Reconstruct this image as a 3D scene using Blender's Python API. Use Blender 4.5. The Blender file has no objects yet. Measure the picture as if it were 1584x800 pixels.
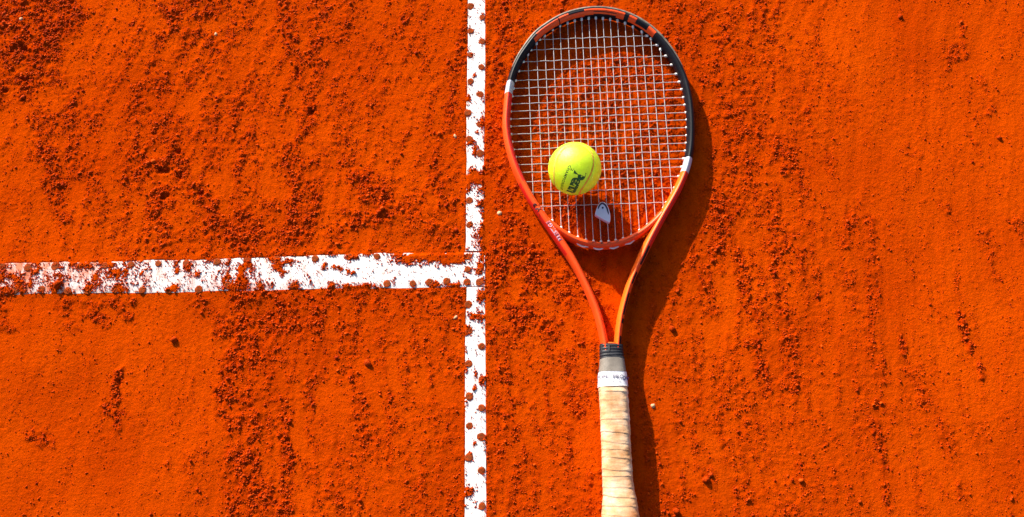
import bpy, math, random
import numpy as np
from mathutils import Vector, Matrix, Quaternion

random.seed(7)
rng = np.random.default_rng(11)
scene = bpy.context.scene
col = scene.collection

# ------------------------------------------------------------------ camera
TILT, FPX, DIST = math.radians(15.0), 1400.0, 1.16      # tilt from straight down, focal length in photo pixels, metres
CAM = np.array([0.0, -DIST * math.sin(TILT), DIST * math.cos(TILT)])
FWD = np.array([0.0, math.sin(TILT), -math.cos(TILT)])
UPV = np.array([0.0, math.cos(TILT), math.sin(TILT)])
cd = bpy.data.cameras.new('camera')
cd.sensor_width = 36.0
cd.lens = 36.0 * FPX / 1584.0
cd.clip_start = 0.01
cd.clip_end = 500.0
cam = bpy.data.objects.new('camera', cd)
cam.location = CAM
cam.rotation_euler = (TILT, 0, 0)
col.objects.link(cam)
scene.camera = cam

# ------------------------------------------------------------------ sky, sun, exposure
SUN_TRAVEL = Vector((1.30, -2.15, -1.0)).normalized()   # the way the light goes
SUN_EL = math.asin(-SUN_TRAVEL.z)
world = bpy.data.worlds.new('World')
scene.world = world
world.use_nodes = True
wn = world.node_tree.nodes
sky = wn.new('ShaderNodeTexSky')
sky.sky_type = 'NISHITA'
sky.sun_disc = False
sky.sun_elevation = SUN_EL
sky.air_density = 0.8
sky.dust_density = 3.0
sky.sun_rotation = math.atan2(-SUN_TRAVEL.x, -SUN_TRAVEL.y)
world.node_tree.links.new(sky.outputs[0], wn['Background'].inputs[0])
wn['Background'].inputs[1].default_value = 0.085
sd = bpy.data.lights.new('sun', 'SUN')
sd.energy = 4.6
sd.angle = math.radians(0.5)
sd.color = (1.0, 0.93, 0.82)
sun = bpy.data.objects.new('sun', sd)
sun.rotation_euler = SUN_TRAVEL.to_track_quat('-Z', 'Y').to_euler()
sun.location = (-1.5, 2.4, 2)
col.objects.link(sun)
scene.view_settings.view_transform = 'Standard'
scene.view_settings.look = 'None'
scene.view_settings.exposure = 1.06
scene.view_settings.gamma = 1.0
scene.view_settings.use_curve_mapping = False
scene.cycles.max_bounces = 6
scene.cycles.diffuse_bounces = 3


# ------------------------------------------------------------------ photo pixel <-> place
def at(x, y, z=0.0):
    """the point at height z (metres) that is seen at photo pixel x, y"""
    d = FWD * FPX + np.array([1.0, 0, 0]) * (x - 792.0) + UPV * (400.0 - y)
    return CAM + d * ((z - CAM[2]) / d[2])


def ats(pts, z=0.0):
    return np.array([at(p[0], p[1], z) for p in pts])


def to_px(X, Y, Z=0.0):
    dy, dz = Y - CAM[1], Z - CAM[2]
    depth = dy * FWD[1] + dz * FWD[2]
    return 792.0 + FPX * X / depth, 400.0 - FPX * (dy * UPV[1] + dz * UPV[2]) / depth


# ------------------------------------------------------------------ helpers
def tag(o, label=None, cat=None, group=None, kind=None):
    if label: o['label'] = label
    if cat: o['category'] = cat
    if group: o['group'] = group
    if kind: o['kind'] = kind
    return o


def mesh_np(name, verts, faces, smooth=True):
    """verts (n,3), faces (m,3) or (m,4) array"""
    verts = np.asarray(verts, np.float32)
    faces = np.asarray(faces, np.int32)
    me = bpy.data.meshes.new(name)
    n, k = faces.shape
    me.vertices.add(len(verts)); me.vertices.foreach_set('co', verts.ravel())
    me.loops.add(n * k); me.loops.foreach_set('vertex_index', faces.ravel())
    me.polygons.add(n)
    me.polygons.foreach_set('loop_start', np.arange(0, n * k, k, dtype=np.int32))
    me.polygons.foreach_set('loop_total', np.full(n, k, np.int32))
    me.update(calc_edges=True)
    me.polygons.foreach_set('use_smooth', np.full(n, smooth, bool))
    return me


ORIGIN = {}


def obj(name, me, mats, parent=None):
    o = bpy.data.objects.new(name, me)
    for m in (mats if isinstance(mats, (list, tuple)) else [mats]):
        me.materials.append(m)
    col.objects.link(o)
    if parent is not None:
        o.parent = parent
    return o


def root(name, loc, label, cat, group=None):
    o = bpy.data.objects.new(name, None)
    o.empty_display_size = 0.02
    o.location = loc
    col.objects.link(o)
    ORIGIN[o.name] = np.array(loc)
    return tag(o, label, cat, group)


def part(name, verts, faces, mats, parent, org, smooth=True):
    """verts in world metres; org is the world position of the thing's root"""
    return obj(name, mesh_np(name, np.asarray(verts) - org, faces, smooth), mats, parent)


def catmull(P, per=12):
    P = np.asarray(P, float)
    Q = np.vstack([2 * P[0] - P[1], P, 2 * P[-1] - P[-2]])
    out = []
    for i in range(1, len(Q) - 2):
        p0, p1, p2, p3 = Q[i - 1:i + 3]
        for t in np.linspace(0, 1, per, endpoint=False):
            out.append(.5 * (2 * p1 + (p2 - p0) * t + (2 * p0 - 5 * p1 + 4 * p2 - p3) * t * t + (3 * p1 - p0 - 3 * p2 + p3) * t ** 3))
    out.append(Q[-2])
    return np.array(out)


def resample(P, step):
    d = np.r_[0, np.cumsum(np.linalg.norm(np.diff(P[:, :3], axis=0), axis=1))]
    n = max(2, int(round(d[-1] / step)) + 1)
    s = np.linspace(0, d[-1], n)
    return np.stack([np.interp(s, d, P[:, k]) for k in range(P.shape[1])], 1), s


def frames(P):
    T = np.gradient(P[:, :3], axis=0)
    T /= np.linalg.norm(T, axis=1)[:, None]
    N = np.stack([-T[:, 1], T[:, 0], np.zeros(len(T))], 1)
    N /= np.linalg.norm(N, axis=1)[:, None]
    return T, N, np.cross(T, N)


def section(phi, a, b, e):
    c, s = np.cos(phi), np.sin(phi)
    return a * np.sign(c) * np.abs(c) ** (2 / e), b * np.sign(s) * np.abs(s) ** (2 / e)


def sweep(P, a, b, e=2.4, seg=24, caps=True):
    """tube along P; a, b half width and half height (scalars or per point)"""
    n = len(P)
    a = np.broadcast_to(a, n); b = np.broadcast_to(b, n)
    T, N, U = frames(P)
    phi = np.arange(seg) * 2 * math.pi / seg
    V = np.empty((n, seg, 3))
    for i in range(n):
        u, w = section(phi, a[i], b[i], e)
        V[i] = P[i, :3] + u[:, None] * N[i] + w[:, None] * U[i]
    i, j = np.meshgrid(np.arange(n - 1), np.arange(seg), indexing='ij')
    j2 = (j + 1) % seg
    F = np.stack([i * seg + j, (i + 1) * seg + j, (i + 1) * seg + j2, i * seg + j2], -1).reshape(-1, 4)[:, ::-1]
    V = V.reshape(-1, 3)
    if caps:
        c0, c1 = len(V), len(V) + 1
        V = np.vstack([V, P[0, :3], P[-1, :3]])
        k = np.arange(seg); k2 = (k + 1) % seg
        F = np.vstack([F, np.stack([k, k2, np.full(seg, c0), np.full(seg, c0)], 1)[:, :4], np.stack([(n - 1) * seg + k2, (n - 1) * seg + k, np.full(seg, c1), np.full(seg, c1)], 1)])
    return V, F


def clean_mesh(name, V, F, smooth=True):
    """faces may repeat the last index (a triangle written as a quad)"""
    me = bpy.data.meshes.new(name)
    fl = [tuple(f[:3]) if len(f) == 4 and f[2] == f[3] else tuple(f) for f in F.tolist()]
    me.from_pydata([tuple(v) for v in V.tolist()], [], fl)
    me.polygons.foreach_set('use_smooth', np.full(len(fl), smooth, bool))
    me.update()
    return me


def tube_part(name, P, a, b, mats, parent, org, e=2.4, seg=24):
    V, F = sweep(np.asarray(P, float), a, b, e, seg)
    return obj(name, clean_mesh(name, V - org, F), mats, parent)


def text_mesh(s, size, bold=0.0, shear=0.0, space=1.0):
    c = bpy.data.curves.new('t', 'FONT')
    c.body = s; c.size = size; c.offset = bold * size; c.shear = shear; c.space_character = space
    c.resolution_u = 3
    c.align_x = 'CENTER'; c.align_y = 'CENTER'
    o = bpy.data.objects.new('t', c)
    col.objects.link(o)
    dg = bpy.context.evaluated_depsgraph_get()
    me = bpy.data.meshes.new_from_object(o.evaluated_get(dg))
    bpy.data.objects.remove(o)
    return me


def map_text(me, fn):
    co = np.empty(len(me.vertices) * 3, np.float32)
    me.vertices.foreach_get('co', co)
    co = co.reshape(-1, 3).astype(float)
    me.vertices.foreach_set('co', np.array([fn(u, v) for u, v, _ in co], np.float32).ravel())
    me.update()
    return me


# gradient noise on arrays
PERM = np.random.default_rng(3).permutation(4096)
GA = np.random.default_rng(4).uniform(0, 2 * math.pi, 4096)


def pn(x, y, seed=0):
    xi = np.floor(x).astype(np.int64); yi = np.floor(y).astype(np.int64)
    xf = x - xi; yf = y - yi
    u = xf * xf * xf * (xf * (xf * 6 - 15) + 10); v = yf * yf * yf * (yf * (yf * 6 - 15) + 10)

    def g(ix, iy, dx, dy):
        h = PERM[(PERM[(ix + seed * 57) & 4095] + iy) & 4095]
        a = GA[h]
        return np.cos(a) * dx + np.sin(a) * dy
    n0 = g(xi, yi, xf, yf) * (1 - u) + g(xi + 1, yi, xf - 1, yf) * u
    n1 = g(xi, yi + 1, xf, yf - 1) * (1 - u) + g(xi + 1, yi + 1, xf - 1, yf - 1) * u
    return (n0 * (1 - v) + n1 * v) * 1.5


def sstep(a, b, x):
    t = np.clip((x - a) / (b - a), 0, 1)
    return t * t * (3 - 2 * t)


# ------------------------------------------------------------------ materials
def new_mat(name):
    m = bpy.data.materials.new(name)
    m.use_nodes = True
    return m, m.node_tree.nodes, m.node_tree.links, m.node_tree.nodes['Principled BSDF']


def noise_node(nd, lk, scale, detail=4, rough=.6):
    tc = nd.new('ShaderNodeTexCoord')
    n = nd.new('ShaderNodeTexNoise')
    n.inputs['Scale'].default_value = scale
    n.inputs['Detail'].default_value = detail
    n.inputs['Roughness'].default_value = rough
    lk.new(tc.outputs['Object'], n.inputs['Vector'])
    return n


def ramp(nd, lk, src, stops):
    r = nd.new('ShaderNodeValToRGB')
    while len(r.color_ramp.elements) < len(stops):
        r.color_ramp.elements.new(.5)
    for e, (p, c) in zip(r.color_ramp.elements, stops):
        e.position = p; e.color = (*c, 1)
    lk.new(src, r.inputs['Fac'])
    return r


def mixc(nd, lk, fac, a, b, mode='MIX'):
    m = nd.new('ShaderNodeMix'); m.data_type = 'RGBA'; m.blend_type = mode
    for sock, v in ((m.inputs['Factor'], fac), (m.inputs['A'], a), (m.inputs['B'], b)):
        if hasattr(v, 'is_output'): lk.new(v, sock)
        else: sock.default_value = v if isinstance(v, (int, float)) else (*v, 1)
    m.inputs['Factor'].name
    return m.outputs['Result']


def bump(nd, lk, bsdf, src, strength, dist):
    b = nd.new('ShaderNodeBump')
    b.inputs['Strength'].default_value = strength
    b.inputs['Distance'].default_value = dist
    lk.new(src, b.inputs['Height'])
    lk.new(b.outputs['Normal'], bsdf.inputs['Normal'])
    return b


def plain(name, c1, c2, rough=.5, scale=60, bstr=0.0, bscale=800, bdist=.0005, coat=0.0, metal=0.0, spec=.5):
    m, nd, lk, p = new_mat(name)
    n = noise_node(nd, lk, scale)
    r = ramp(nd, lk, n.outputs['Fac'], [(.35, c1), (.68, c2)])
    lk.new(r.outputs['Color'], p.inputs['Base Color'])
    p.inputs['Roughness'].default_value = rough
    p.inputs['Coat Weight'].default_value = coat
    p.inputs['Coat Roughness'].default_value = .15
    p.inputs['Metallic'].default_value = metal
    p.inputs['Specular IOR Level'].default_value = spec
    if bstr:
        n2 = noise_node(nd, lk, bscale, 3)
        bump(nd, lk, p, n2.outputs['Fac'], bstr, bdist)
    return m


CLAY = (0.54, 0.056, 0.0004)
CLAY_D = (0.47, 0.043, 0.0003)
CLAY_L = (0.59, 0.066, 0.0005)
CLAY_LOOSE_SHADE = (0.37, 0.027, 0.0003)                     # loose clay, with the shade among its crumbs put into the colour


def clay_material():
    m, nd, lk, p = new_mat('red_clay')
    big = noise_node(nd, lk, 5.0, 5, .6)
    c = ramp(nd, lk, big.outputs['Fac'], [(.36, CLAY_D), (.52, CLAY), (.68, CLAY_L)])
    fine = noise_node(nd, lk, 420.0, 4, .7)
    f = ramp(nd, lk, fine.outputs['Fac'], [(.3, (.72, .66, .6)), (.6, (1, 1, 1))])
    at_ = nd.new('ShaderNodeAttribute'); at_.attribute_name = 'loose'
    cc = mixc(nd, lk, at_.outputs['Fac'], c.outputs['Color'], CLAY_LOOSE_SHADE)
    lk.new(mixc(nd, lk, .8, cc, f.outputs['Color'], 'MULTIPLY'), p.inputs['Base Color'])
    p.inputs['Roughness'].default_value = .95
    p.inputs['Specular IOR Level'].default_value = .0
    n2 = noise_node(nd, lk, 330.0, 6, .72)
    bump(nd, lk, p, n2.outputs['Fac'], .75, .0016)
    return m


def grain_material(name, dark, mid, light):
    m, nd, lk, p = new_mat(name)
    g = nd.new('ShaderNodeNewGeometry')
    c = ramp(nd, lk, g.outputs['Random Per Island'], [(0, dark), (.4, mid), (.95, light)])
    lk.new(c.outputs['Color'], p.inputs['Base Color'])
    p.inputs['Roughness'].default_value = .95
    p.inputs['Specular IOR Level'].default_value = .1
    n2 = noise_node(nd, lk, 900.0, 3, .7)
    bump(nd, lk, p, n2.outputs['Fac'], .6, .0008)
    return m


M_CLAY = clay_material()
M_GRAIN = grain_material('crumbled_clay', (.27, .017, .0002), (.40, .034, .0003), (.56, .062, .0010))
M_CHIP = plain('pale_stone', (.50, .26, .12), (.66, .42, .24), .8, 300, .4, 900)
M_CLOD = plain('clay_clod', (.30, .022, .0006), (.50, .05, .001), .95, 400, .9, 700, .002, spec=.05)


# ------------------------------------------------------------------ the court line tapes: outlines measured once, shared by tape and ground
def edge_fn(pts, horiz):
    p = np.array(pts, float)
    return (lambda t: np.interp(t, p[:, 0], p[:, 1]))


H_TOP = [(-60, 409), (0, 407.5), (60, 407), (95, 406), (125, 405.5), (160, 407), (200, 404.5), (250, 402.2), (300, 403), (350, 400), (400, 399), (450, 397.5), (487, 395), (540, 394.2), (583, 392), (612, 393), (660, 392.8), (716, 391.5), (750, 391)]
H_BOT = [(-60, 458), (0, 456.5), (50, 454.5), (100, 454.2), (150, 453), (200, 453), (250, 453), (300, 451.5), (340, 449.2), (400, 450), (450, 447.8), (500, 446.8), (540, 446), (598, 445.5), (620, 446.5), (660, 445), (700, 444.2), (750, 443)]
U_L = [(-40, 724.5), (0, 724), (50, 723.5), (100, 723), (160, 721.8), (200, 721), (260, 721.5), (330, 720.5), (389, 720.5)]
U_R = [(-40, 750.5), (0, 750.3), (60, 750.6), (130, 750.2), (200, 749.2), (260, 748.5), (330, 749), (389, 749)]
L_L = [(445, 721.5), (480, 720.8), (520, 719.8), (560, 719.6), (640, 719.6), (720, 719.2), (800, 719), (860, 719)]
L_R = [(445, 750), (520, 750.6), (560, 751), (640, 751.4), (720, 751.6), (800, 752), (860, 752.3)]
hT, hB = edge_fn(H_TOP, 1), edge_fn(H_BOT, 1)
uL, uR, lL, lR = (edge_fn(e, 0) for e in (U_L, U_R, L_L, L_R))


def tape_sd(px, py):
    """signed distance-like value in pixels: > 0 inside a tape"""
    dh = np.minimum(np.minimum(py - hT(px), hB(px) - py), 750 - px)
    du = np.minimum(np.minimum(px - uL(py), uR(py) - px), 389 - py)
    dl = np.minimum(np.minimum(px - lL(py), lR(py) - px), py - 444)
    return np.maximum(np.maximum(dh, du), dl)


NAILS_U = [(727.8, -30), (745.7, -12), (727.8, 9.8), (745.7, 26.7), (728, 48), (745.4, 64), (727.8, 85), (744.7, 104), (727.8, 126), (742.4, 146), (723.9, 174.6), (741.8, 192.5), (725.9, 215.6), (742.4, 237.4), (725.9, 310), (727, 348)]
NAILS_L = [(743.5, 455), (724.8, 471), (741, 490), (725.7, 511), (744.9, 536), (725, 562.6), (745.7, 587), (726, 613), (745, 631), (726, 659), (744.5, 676), (725.4, 707), (744.9, 728), (725.4, 760.6), (745.6, 783), (726, 812), (745, 836)]
NAILS_H = [(-36, 414), (4, 413), (43, 414), (85, 412), (124, 412), (162, 411), (203, 409.6), (245, 408), (288, 407), (336, 405), (382, 404), (428, 402), (487.5, 400.4), (540.6, 398), (583, 397), (723.4, 397.5), (723.4, 417), (722.5, 436.5), (741.6, 436.5), (741, 420),
                      (-15, 450), (24, 449), (65, 447), (105, 450), (136, 449.5), (178, 449), (220, 449), (261, 449), (307.6, 448), (352, 442), (402, 442), (454, 442), (513.5, 441), (598.6, 438.8), (638.5, 439), (665, 437), (690.8, 435)]
NAIL_PX = NAILS_U + NAILS_L + NAILS_H
COVER = [  # heaps of clay that lie over the tapes: cx, cy, rx, ry in photo pixels
    (10, 450, 16, 12), (31, 441, 9, 17), (20, 428, 8, 5), (90, 441, 8, 10), (126, 411, 15, 7), (137, 446, 9, 10), (160, 405, 13, 6), (178, 423, 15, 10),
    (186, 445, 13, 8), (150, 430, 8, 8), (172, 410, 8, 6), (195, 418, 6, 12), (268, 447, 10, 7), (292, 415, 7, 9), (276, 419, 5, 6), (305, 425, 4, 5), (362, 443, 22, 9), (373, 424, 8, 15), (384, 407, 10, 9),
    (377, 440, 9, 12), (431, 412, 9, 12), (425, 402, 13, 6), (437, 421, 7, 5), (448, 405, 10, 5), (456, 444, 9, 9), (404, 443, 5, 9), (515, 442, 11, 5), (556, 445, 32, 6),
    (545, 398, 9, 5), (516, 414, 4, 4), (502, 412, 5, 6), (540, 420, 4, 5), (527, 416, 5, 4), (655, 394, 46, 15), (700, 396, 24, 14), (628, 400, 14, 10), (690, 403, 22, 9), (600, 388, 16, 4),
    (745, 412, 9, 8), (742, 421, 7, 7), (750, 402, 9, 9), (754, 429, 9, 9), (733, 416, 4, 3), (709, 444, 3, 9), (716, 400, 6, 6), (676, 441, 9, 5), (700, 440, 8, 4),
    (735, 276, 26, 13), (754, 290, 13, 10), (755, 318, 14, 12), (753, 368, 17, 28), (752, 335, 8, 8), (724, 284, 6, 12), (730, 270, 12, 8),
    (744, 457, 6, 12), (736, 490, 15, 7), (721, 510, 6, 9), (746, 588, 5, 9), (725, 762, 6, 10), (735, 579, 3, 5), (735, 599, 3, 5), (734, 685, 3, 6), (746, 192, 4, 10), (734, 117, 3, 5), (724, 152, 3, 5), (735, 233, 5, 9), (728, 222, 6, 5)]


def cover(px, py, wx, wy):
    c = np.full(px.shape, -9.0)
    for cx, cy, rx, ry in COVER:
        sel = (np.abs(px - cx) < rx * 2.2) & (np.abs(py - cy) < ry * 2.2)
        if sel.any():
            v = 1 - np.hypot((px[sel] - cx) / rx, (py[sel] - cy) / ry)
            c[sel] = np.maximum(c[sel], v)
    rag = .50 * pn(wx / .008, wy / .008, 31) + .35 * pn(wx / .0038, wy / .0038, 32)
    c = c + rag
    thr = np.interp(px, [0, 150, 210, 330, 380, 470, 560, 640], [.42, .36, .62, .72, .5, .75, .95, 1.1])
    c2 = 1.0 * pn(wx / .022, wy / .05, 33) + .6 * pn(wx / .007, wy / .010, 34) + .3 * rag - thr
    c2 = np.where(px < 700, c2, pn(wx / .008, wy / .014, 35) * 1.1 + .3 * rag - .95)
    sd = tape_sd(px, py)
    c3 = (3.0 - sd) / 7.0 + 1.1 * pn(wx / .022, wy / .022, 36) + .7 * rag - np.where(px > 712, .98, .70)
    return np.maximum(np.maximum(c, c2), np.where(sd > -2, c3, -9))


# ------------------------------------------------------------------ where the clay is loose: strokes x0, y0, x1, y1, half width, strength in photo pixels
STROKES = [
    (-20, 10, 90, 20, 55, 1.0), (-20, 80, 60, 70, 60, 1.0), (0, 145, 75, 110, 30, .9), (75, 180, 60, 235, 22, .7), (60, 180, 75, 240, 20, .7), (70, 240, 95, 330, 20, .9), (110, 190, 120, 260, 22, .8), (115, 160, 150, 190, 25, .6),
    (60, 60, 240, 60, 60, .35), (160, 100, 260, 20, 60, .35),
    (270, 20, 345, 10, 28, .9), (275, 55, 320, 60, 18, .9), (315, 70, 295, 125, 14, .8), (215, 135, 255, 135, 18, .9), (220, 150, 215, 200, 16, .8), (215, 205, 270, 210, 40, .7),
    (235, 260, 265, 250, 24, 1.0), (215, 240, 210, 290, 20, .9), (255, 300, 240, 330, 22, .9), (275, 230, 280, 290, 18, .9), (300, 290, 325, 320, 22, 1.0), (330, 340, 375, 380, 26, 1.0), (190, 320, 185, 385, 24, .6), (240, 350, 250, 390, 35, .6),
    (325, 160, 330, 240, 18, .6), (375, 140, 400, 150, 16, .7), (385, 215, 370, 260, 20, .7), (440, 0, 455, 60, 18, .9), (455, 60, 465, 130, 14, .9), (500, 10, 480, 80, 16, .9), (480, 80, 490, 110, 14, .7), (550, 20, 545, 80, 30, .45),
    (485, 165, 475, 215, 14, .9), (525, 140, 520, 180, 24, .6), (455, 240, 460, 300, 24, .9), (470, 300, 450, 390, 34, .9), (530, 210, 545, 250, 25, .6), (560, 280, 595, 320, 34, .9), (545, 340, 590, 330, 22, .8), (530, 330, 510, 390, 18, .9),
    (380, 340, 400, 390, 30, .9), (415, 320, 405, 380, 16, .8), (610, 190, 600, 240, 25, .4), (640, 150, 650, 200, 25, .35), (695, 100, 700, 205, 18, .7), (660, 240, 690, 260, 20, .4), (680, 260, 680, 300, 10, .8), (640, 330, 690, 370, 34, .6), (700, 300, 712, 385, 10, .6), (620, 60, 700, 30, 50, .3),
    (360, 40, 420, 200, 50, .3),
    # lower left
    (0, 455, 10, 500, 16, 1.0), (100, 470, 200, 470, 10, .8), (135, 485, 160, 495, 14, .9), (180, 470, 195, 490, 12, .9), (90, 470, 110, 500, 14, .5), (300, 460, 330, 480, 16, .6), (370, 455, 440, 455, 24, 1.0), (350, 500, 440, 500, 30, 1.0), (370, 560, 420, 540, 34, .9), (360, 610, 380, 640, 24, .9), (350, 580, 345, 640, 18, .8), (430, 620, 445, 720, 16, 1.0), (375, 660, 395, 760, 24, .8), (425, 740, 440, 800, 18, 1.0), (360, 700, 365, 790, 22, .8), (385, 790, 410, 775, 22, 1.0),
    (185, 580, 178, 600, 7, 1.0), (170, 635, 195, 640, 12, .9), (180, 620, 185, 660, 8, .9), (55, 680, 75, 680, 14, .7), (260, 720, 265, 740, 8, .6), (290, 720, 310, 700, 20, .4), (190, 785, 192, 795, 8, .7),
    (480, 460, 500, 520, 18, .8), (510, 460, 720, 460, 28, .6), (530, 500, 560, 540, 22, .5), (480, 600, 475, 650, 10, .8), (480, 560, 485, 600, 8, .5), (600, 600, 605, 660, 12, .8), (565, 620, 565, 690, 10, .7), (620, 610, 620, 700, 8, .6), (670, 560, 660, 640, 16, .5), (690, 540, 720, 580, 16, .7), (640, 480, 710, 510, 24, .5), (555, 720, 560, 770, 12, .6), (640, 740, 645, 770, 6, .6), (470, 720, 480, 760, 14, .6), (690, 640, 700, 790, 12, .5), (640, 620, 700, 650, 20, .4), (520, 660, 620, 740, 50, .25),
    # right of the upright tape
    (770, 0, 785, 60, 28, .8), (780, 70, 770, 140, 22, .9), (765, 150, 768, 230, 18, .9), (765, 240, 775, 300, 22, .7), (775, 300, 800, 380, 26, .9), (790, 390, 830, 420, 36, 1.0), (770, 400, 775, 470, 22, 1.0), (780, 480, 800, 500, 26, .9), (850, 430, 880, 470, 30, .6), (820, 480, 850, 520, 22, .8), (770, 510, 775, 580, 18, .9), (780, 580, 790, 680, 14, .9), (775, 600, 772, 690, 10, .8), (870, 560, 900, 600, 26, .6), (880, 620, 900, 640, 12, .7), (800, 720, 790, 790, 14, .6), (830, 760, 820, 800, 12, .6), (850, 650, 880, 760, 30, .3),
    (800, 10, 880, 0, 28, .6), (800, 60, 815, 40, 14, .6), (900, 120, 1010, 110, 40, .75), (830, 140, 960, 170, 45, .7), (880, 210, 1040, 200, 55, .75), (1000, 120, 1040, 170, 30, .7), (960, 250, 1030, 290, 45, .7), (830, 200, 840, 300, 22, .7), (860, 320, 900, 330, 25, .8), (960, 330, 1000, 320, 25, .7), (900, 430, 940, 500, 18, .9), (1000, 20, 1080, 0, 30, .5),
    (1040, 40, 1090, 100, 20, .55), (1085, 0, 1120, 80, 30, .55), (1170, 10, 1160, 90, 14, .8), (1130, 60, 1100, 130, 26, .6), (1215, 50, 1205, 90, 7, .6), (1185, 90, 1150, 170, 16, .5), (1110, 130, 1120, 180, 24, .6), (1260, 70, 1250, 130, 20, .45), (1130, 190, 1160, 330, 36, .7), (1200, 220, 1215, 260, 18, .9), (1250, 170, 1265, 230, 10, .8), (1235, 270, 1245, 295, 10, .9), (1270, 230, 1285, 260, 12, .6), (1170, 330, 1230, 400, 40, .65), (1120, 320, 1110, 400, 24, .8), (1320, 320, 1310, 380, 14, .7), (1350, 340, 1350, 390, 10, .6), (1460, 120, 1475, 70, 8, .8), (1488, 30, 1490, 90, 8, .6), (1520, 130, 1535, 170, 10, .6), (1400, 235, 1420, 240, 10, .5), (1500, 215, 1510, 230, 6, .6), (1455, 310, 1465, 325, 8, .6), (1570, 350, 1584, 370, 12, .7), (1520, 370, 1540, 400, 20, .4), (1280, 140, 1290, 90, 20, .3), (1390, 110, 1500, 150, 40, .2),
    (1085, 410, 1100, 480, 20, .9), (1140, 400, 1165, 490, 14, .9), (1205, 400, 1210, 500, 22, .8), (1180, 420, 1190, 470, 12, .7), (1260, 420, 1265, 460, 8, .8), (1310, 430, 1320, 470, 18, .6), (1350, 400, 1345, 540, 12, .7), (1220, 500, 1225, 600, 20, .8), (1170, 530, 1180, 600, 14, .9), (1130, 590, 1140, 640, 16, .7), (1160, 610, 1150, 690, 16, .6), (1095, 540, 1100, 580, 8, .6), (1395, 520, 1400, 550, 8, .9), (1400, 560, 1430, 620, 20, .5), (1340, 540, 1360, 580, 18, .5), (1355, 620, 1360, 700, 7, .9), (1365, 700, 1378, 790, 10, .8), (1485, 490, 1500, 530, 6, 1.0), (1500, 540, 1520, 580, 8, .7), (1480, 430, 1475, 450, 6, .6), (1530, 420, 1545, 430, 12, .5), (1450, 650, 1470, 690, 20, .5), (1520, 660, 1530, 680, 12, .5), (1030, 560, 1080, 640, 40, .45), (1010, 690, 1030, 800, 16, .5), (1080, 720, 1100, 745, 10, .7), (1190, 770, 1200, 800, 12, .6), (1250, 700, 1260, 720, 14, .4), (1480, 750, 1490, 770, 8, .6), (1050, 420, 1020, 520, 20, .5), (1150, 640, 1300, 740, 60, .2)]
PITS = [(35, 75, 7, 8), (37, 122, 9, 5), (252, 264, 12, 5), (255, 305, 6, 6), (280, 275, 4, 5), (309, 299, 6, 6), (276, 235, 6, 4), (482, 175, 6, 5), (183, 590, 3, 9), (232, 170, 4, 4), (8, 140, 6, 4), (460, 112, 4, 8)]


def lean(wx, wy):
    """brush and drag marks lean over in the far half of the court"""
    return wx - .12 * np.maximum(wy + .05, 0) - .25 * np.maximum(wy, 0) ** 2 + .02 * pn(wx / .25, wy / .25, 11)


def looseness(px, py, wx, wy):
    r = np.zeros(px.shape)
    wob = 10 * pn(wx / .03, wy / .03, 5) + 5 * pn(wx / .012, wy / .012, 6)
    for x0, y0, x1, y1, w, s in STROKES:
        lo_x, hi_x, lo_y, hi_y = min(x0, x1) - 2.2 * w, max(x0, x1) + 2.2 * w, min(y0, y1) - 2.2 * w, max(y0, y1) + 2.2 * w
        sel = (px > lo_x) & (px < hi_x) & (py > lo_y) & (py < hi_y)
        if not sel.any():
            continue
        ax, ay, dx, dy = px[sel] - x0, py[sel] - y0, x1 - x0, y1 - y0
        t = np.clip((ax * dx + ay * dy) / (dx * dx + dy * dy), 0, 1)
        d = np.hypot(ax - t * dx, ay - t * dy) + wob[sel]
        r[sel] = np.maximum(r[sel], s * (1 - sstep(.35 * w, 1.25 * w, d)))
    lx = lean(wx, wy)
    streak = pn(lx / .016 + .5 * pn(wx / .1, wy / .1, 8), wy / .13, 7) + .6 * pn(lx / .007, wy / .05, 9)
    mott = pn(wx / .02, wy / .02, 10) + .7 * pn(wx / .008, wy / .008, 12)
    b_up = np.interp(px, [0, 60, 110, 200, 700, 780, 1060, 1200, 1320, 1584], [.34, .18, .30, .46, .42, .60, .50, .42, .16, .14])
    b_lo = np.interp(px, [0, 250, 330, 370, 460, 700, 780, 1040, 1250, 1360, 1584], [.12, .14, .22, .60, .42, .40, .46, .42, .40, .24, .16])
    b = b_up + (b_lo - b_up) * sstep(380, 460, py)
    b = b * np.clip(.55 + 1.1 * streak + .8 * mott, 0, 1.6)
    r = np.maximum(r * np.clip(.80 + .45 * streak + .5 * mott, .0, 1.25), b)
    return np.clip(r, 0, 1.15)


# ------------------------------------------------------------------ the ground: one sheet, fine where the court is near, coarse to the horizon
FX0, FX1, FY0, FY1, FS = -0.745, 0.745, -0.345, 0.395, 0.00165


def axis(a, b):
    core = np.arange(a, b, FS)
    g, s, out = FS, FS, []
    pos = 0
    while pos < 90:
        s *= 1.22
        pos += s
        out.append(pos)
    out = np.array(out)
    return np.r_[a - out[::-1], core, core[-1] + out], len(out)


xs, XO = axis(FX0, FX1)
ys, YO = axis(FY0, FY1)
WX, WY = np.meshgrid(xs, ys)
inside = 1 - sstep(0, .06, np.maximum(np.maximum(FX0 - WX, WX - FX1), np.maximum(FY0 - WY, WY - FY1)))
near = inside > 0
PX = np.full(WX.shape, -9999.0); PY = np.full(WX.shape, -9999.0)
vis = (np.abs(WX) < 1.2) & (np.abs(WY) < 0.7)
PX[vis], PY[vis] = to_px(WX[vis], WY[vis])
RHO = np.zeros(WX.shape)
RHO[near] = looseness(PX[near], PY[near], WX[near], WY[near]) * inside[near]
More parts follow.
